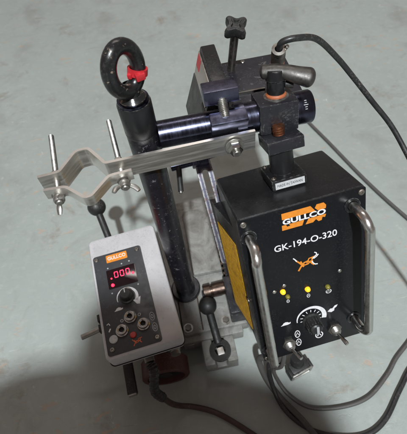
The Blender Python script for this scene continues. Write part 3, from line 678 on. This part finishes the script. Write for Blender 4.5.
# ================================================================== SLOTTED BRACKET
sl = thing('slotted_bracket', 'worn steel bar with a long slot hanging between post and black box', 'bracket', T(.03, .345, .30))
u = Vector((1, .0, .0)); v = Vector((.012, -.100, -.112)).normalized()
outer = rrect(-.0102, -.010, .0102, .132, .004, 6); hole = rrect(-.0036, .006, .0036, .126, .0034, 6)
b = B(); b.prism(outer, (0, .003, .004), u, v, -.0055, .0007, hole=hole); b.obj('slot_plate', 'slot', sl)
b = B(); b.box((-.003, .006, .014), (.021, .020, .020), .002, Matrix.Rotation(.5, 3, 'X')); b.obj('pivot_block', 'blueworn', sl)
b = B(); b.hexa((-.003, -.001, .018), (-.003, -.007, .025), .0050); b.obj('pivot_screw', 'blued', sl)
b = B(); b.cyl((.0, .004, .018), (.060, .004, .030), .0058); b.obj('support_rod', 'blued', sl)
b = B(); b.cyl((-.002, .004, .014), (-.040, .003, .011), .0055); b.obj('pivot_pin', 'blued', sl)
b = B(); b.tube([(-.0300, .004, .013), (-.0320, -.014, .006), (-.0335, -.028, -.001)], .0035, 12); b.obj('locking_pin', 'rubber', sl)
b = B(); b.cyl((-.0335, -.0275, -.0008), (-.0338, -.0305, -.0023), .0022); b.obj('pin_end', 'zinc', sl)

# ================================================================== CABLES
def cable(name, pts, r, mat, label, smooth=10):
    rg_ = random.Random(len(name)+len(pts)); pts = [Vector(p) for p in pts]
    pts = [p if i < 3 else p+Vector((rg_.uniform(-.0015, .0015), rg_.uniform(-.0015, .0015), rg_.uniform(0, .0008))) for i, p in enumerate(pts)]
    b = B(); o = Vector(pts[0]); b.tube([Vector(p)-o for p in pts], r, 12, smooth=smooth); c = b.obj(name, mat); c.location = o
    return tag(c, label, 'cable')
cst = Vector(H(0, 0, 0))
ctop = Vector((.1235, .3645, .420))+d*.022
cable('motor_cable', [ctop, ctop+d*.010+Vector((.003, 0, .001)), (.138, .351, .452), (.163, .360, .439), (.192, .366, .409), (.216, .364, .381), (.239, .351, .352), (.262, .330, .325), (.277, .298, .297), (.293, .245, .262), (.320, .18, .21), (.36, .05, .12), (.42, -.1, .03), (.5, -.3, .0040)],
      .0032, 'cable', 'black motor cable arching from the grey connector down to the right edge')
pg = CM @ Vector((.046, -.184, -.0535))
b = B(); P0 = [pg, pg+Vector((.004, -.010, -.004)), Vector((-.0925, .147, .098)), Vector((-.085, .140, .075))]
b.tube(P0, lambda u: .0062+.0007*math.sin(u*2*PI*13), 16, smooth=24); sr = b.obj('strain_relief', 'rubber', None)
cb = B(); cb.tube([Vector((-.085, .140, .075)), (-.078, .137, .045), (-.068, .137, .018), (-.050, .134, .0072), (-.020, .121, .0042), (.010, .098, .0042), (.045, .065, .0042), (.085, .02, .0042), (.12, -.06, .0042), (.1, -.25, .0042)], .0042, 12, smooth=10)
pc = thing('power_cable', 'dark brown power cable with ribbed relief running from the pale control box', 'cable', T(-.05, .13, 0))
for o_ in (sr, cb.obj('cord', 'cable_brown', None)):
    o_.parent = pc; o_.matrix_parent_inverse = pc.matrix_basis.inverted()
# loops on the floor at lower right, all leaving the underside of the black box
u0 = BMm @ Vector((.036, .030, -HT-.018))
cable('grey_cable', [u0, u0+Vector((-.004, -.012, -.05)), (.078, .150, .06), (.084, .142, .018), (.096, .122, .0052), (.125, .098, .004), (.168, .090, .004), (.212, .095, .004), (.253, .120, .004), (.277, .142, .004), (.305, .162, .004), (.36, .20, .004), (.45, .25, .004), (.6, .33, .004)],
      .0030, 'cable_grey', 'thin grey cable on the floor, the upper loop under the black box')
cable('black_cable', [u0+Vector((.004, .003, 0)), u0+Vector((-.002, -.006, -.05)), (.074, .160, .06), (.074, .138, .018), (.083, .105, .0052), (.112, .072, .0045), (.150, .053, .0045), (.190, .048, .0045), (.225, .063, .0045), (.262, .098, .0045), (.30, .13, .0045), (.38, .17, .0045), (.5, .2, .0045)],
      .0037, 'cable', 'black cable on the floor, the lower loop curving out to the right')
cable('flat_cable', [u0+Vector((-.004, .003, 0)), u0+Vector((-.008, -.004, -.05)), (.062, .170, .06), (.066, .150, .02), (.082, .120, .0062), (.102, .088, .0055), (.125, .05, .0055), (.15, .01, .0055), (.2, -.08, .0055), (.25, -.25, .0055)],
      .0047, 'cable_grey', 'thick brownish grey cable leaving the black box towards the bottom edge')
cable('floor_cable', [(.315, .80, .004), (.318, .72, .004), (.345, .617, .004), (.380, .489, .004), (.415, .388, .004), (.46, .28, .004), (.53, .16, .004)],
      .0036, 'cable_grey', 'straight grey cable lying on the floor behind the black control unit')
# black plug on the floor
pg_ = thing('plug', 'small black plug with a metal rim lying under the dial panel', 'plug', T(.1215, .158, 0) @ Matrix.Rotation(.28, 4, 'Z'))
b = B(); b.span((-.0155, -.010, .006), (.0155, .010, .026), .003); b.obj('shell', 'rubber', pg_)
b = B(); b.lathe([(0, 0), (.0110, 0), (.0105, .010), (.0085, .014), (0, .015)], (0, .004, .024), (0, .25, 1), 24); b.obj('boot', 'rubber', pg_)
b = B(); b.prism(rrect(-.0185, .002, .0185, .025, .002), (0, -.0098, 0), X, Zv, .003, .0006, hole=rrect(-.0150, .006, .0150, .021, .002)); b.obj('rim', 'zinc', pg_)
for s in (-1, 1):
    b = B(); b.span((s*.0175-.0022, -.012, .004), (s*.0175+.0022, .002, .024), .0008); b.obj('latch', 'rubber', pg_)

# ================================================================== PHOTOGRAPHER (behind the camera, casts the soft shadow)
V = {'pelvis': (-.12, -.87, .66, .135), 'waist': (-.12, -.77, .80, .125), 'chest': (-.12, -.605, .92, .145), 'collar': (-.11, -.480, .995, .115), 'neck': (-.125, -.455, 1.04, .060), 'head0': (-.125, -.420, 1.085, .088), 'head1': (-.125, -.395, 1.135, .100), 'crown': (-.125, -.385, 1.185, .076),
     'shL': (-.305, -.375, .990, .072), 'elL': (-.43, -.46, .73, .047), 'wrL': (-.36, -.47, .52, .034), 'haL': (-.33, -.44, .46, .036),
     'shR': (.035, -.455, .97, .066), 'elR': (.10, -.67, .72, .047), 'wrR': (.06, -.54, .52, .034), 'haR': (.04, -.48, .46, .036),
     'hipL': (-.21, -.86, .62, .10), 'knL': (-.29, -.55, .40, .068), 'anL': (-.26, -.77, .08, .045), 'toL': (-.27, -.61, .035, .035),
     'hipR': (-.03, -.86, .62, .10), 'knR': (.02, -.57, .40, .068), 'anR': (.0, -.77, .08, .045), 'toR': (.01, -.61, .035, .035)}
Eg = ['pelvis waist', 'waist chest', 'chest collar', 'collar neck', 'neck head0', 'head0 head1', 'head1 crown', 'collar shL', 'shL elL', 'elL wrL', 'wrL haL', 'collar shR', 'shR elR', 'elR wrR', 'wrR haR',
      'pelvis hipL', 'hipL knL', 'knL anL', 'anL toL', 'pelvis hipR', 'hipR knR', 'knR anR', 'anR toR']
keys = list(V); me = bpy.data.meshes.new('p'); me.from_pydata([V[k][:3] for k in keys], [[keys.index(q) for q in e.split()] for e in Eg], [])
po = bpy.data.objects.new('p', me); COL.objects.link(po); sk = po.modifiers.new('s', 'SKIN'); po.modifiers.new('u', 'SUBSURF').levels = 2
for i, k in enumerate(keys): me.skin_vertices[0].data[i].radius = (V[k][3],)*2
me.skin_vertices[0].data[0].use_root = True
bpy.context.view_layer.update()
m2 = bpy.data.meshes.new_from_object(po.evaluated_get(bpy.context.evaluated_depsgraph_get())); bpy.data.objects.remove(po)
M['cloth'] = plain('work_clothes', (.035, .042, .055, 1), .9)
m2.materials.clear(); m2.materials.append(M['cloth'])
for p in m2.polygons: p.use_smooth = True
m2.name = 'person'; per = bpy.data.objects.new('person', m2); COL.objects.link(per)
tag(per, 'crouching person in dark work clothes behind the camera, seen only by shadow', 'person')
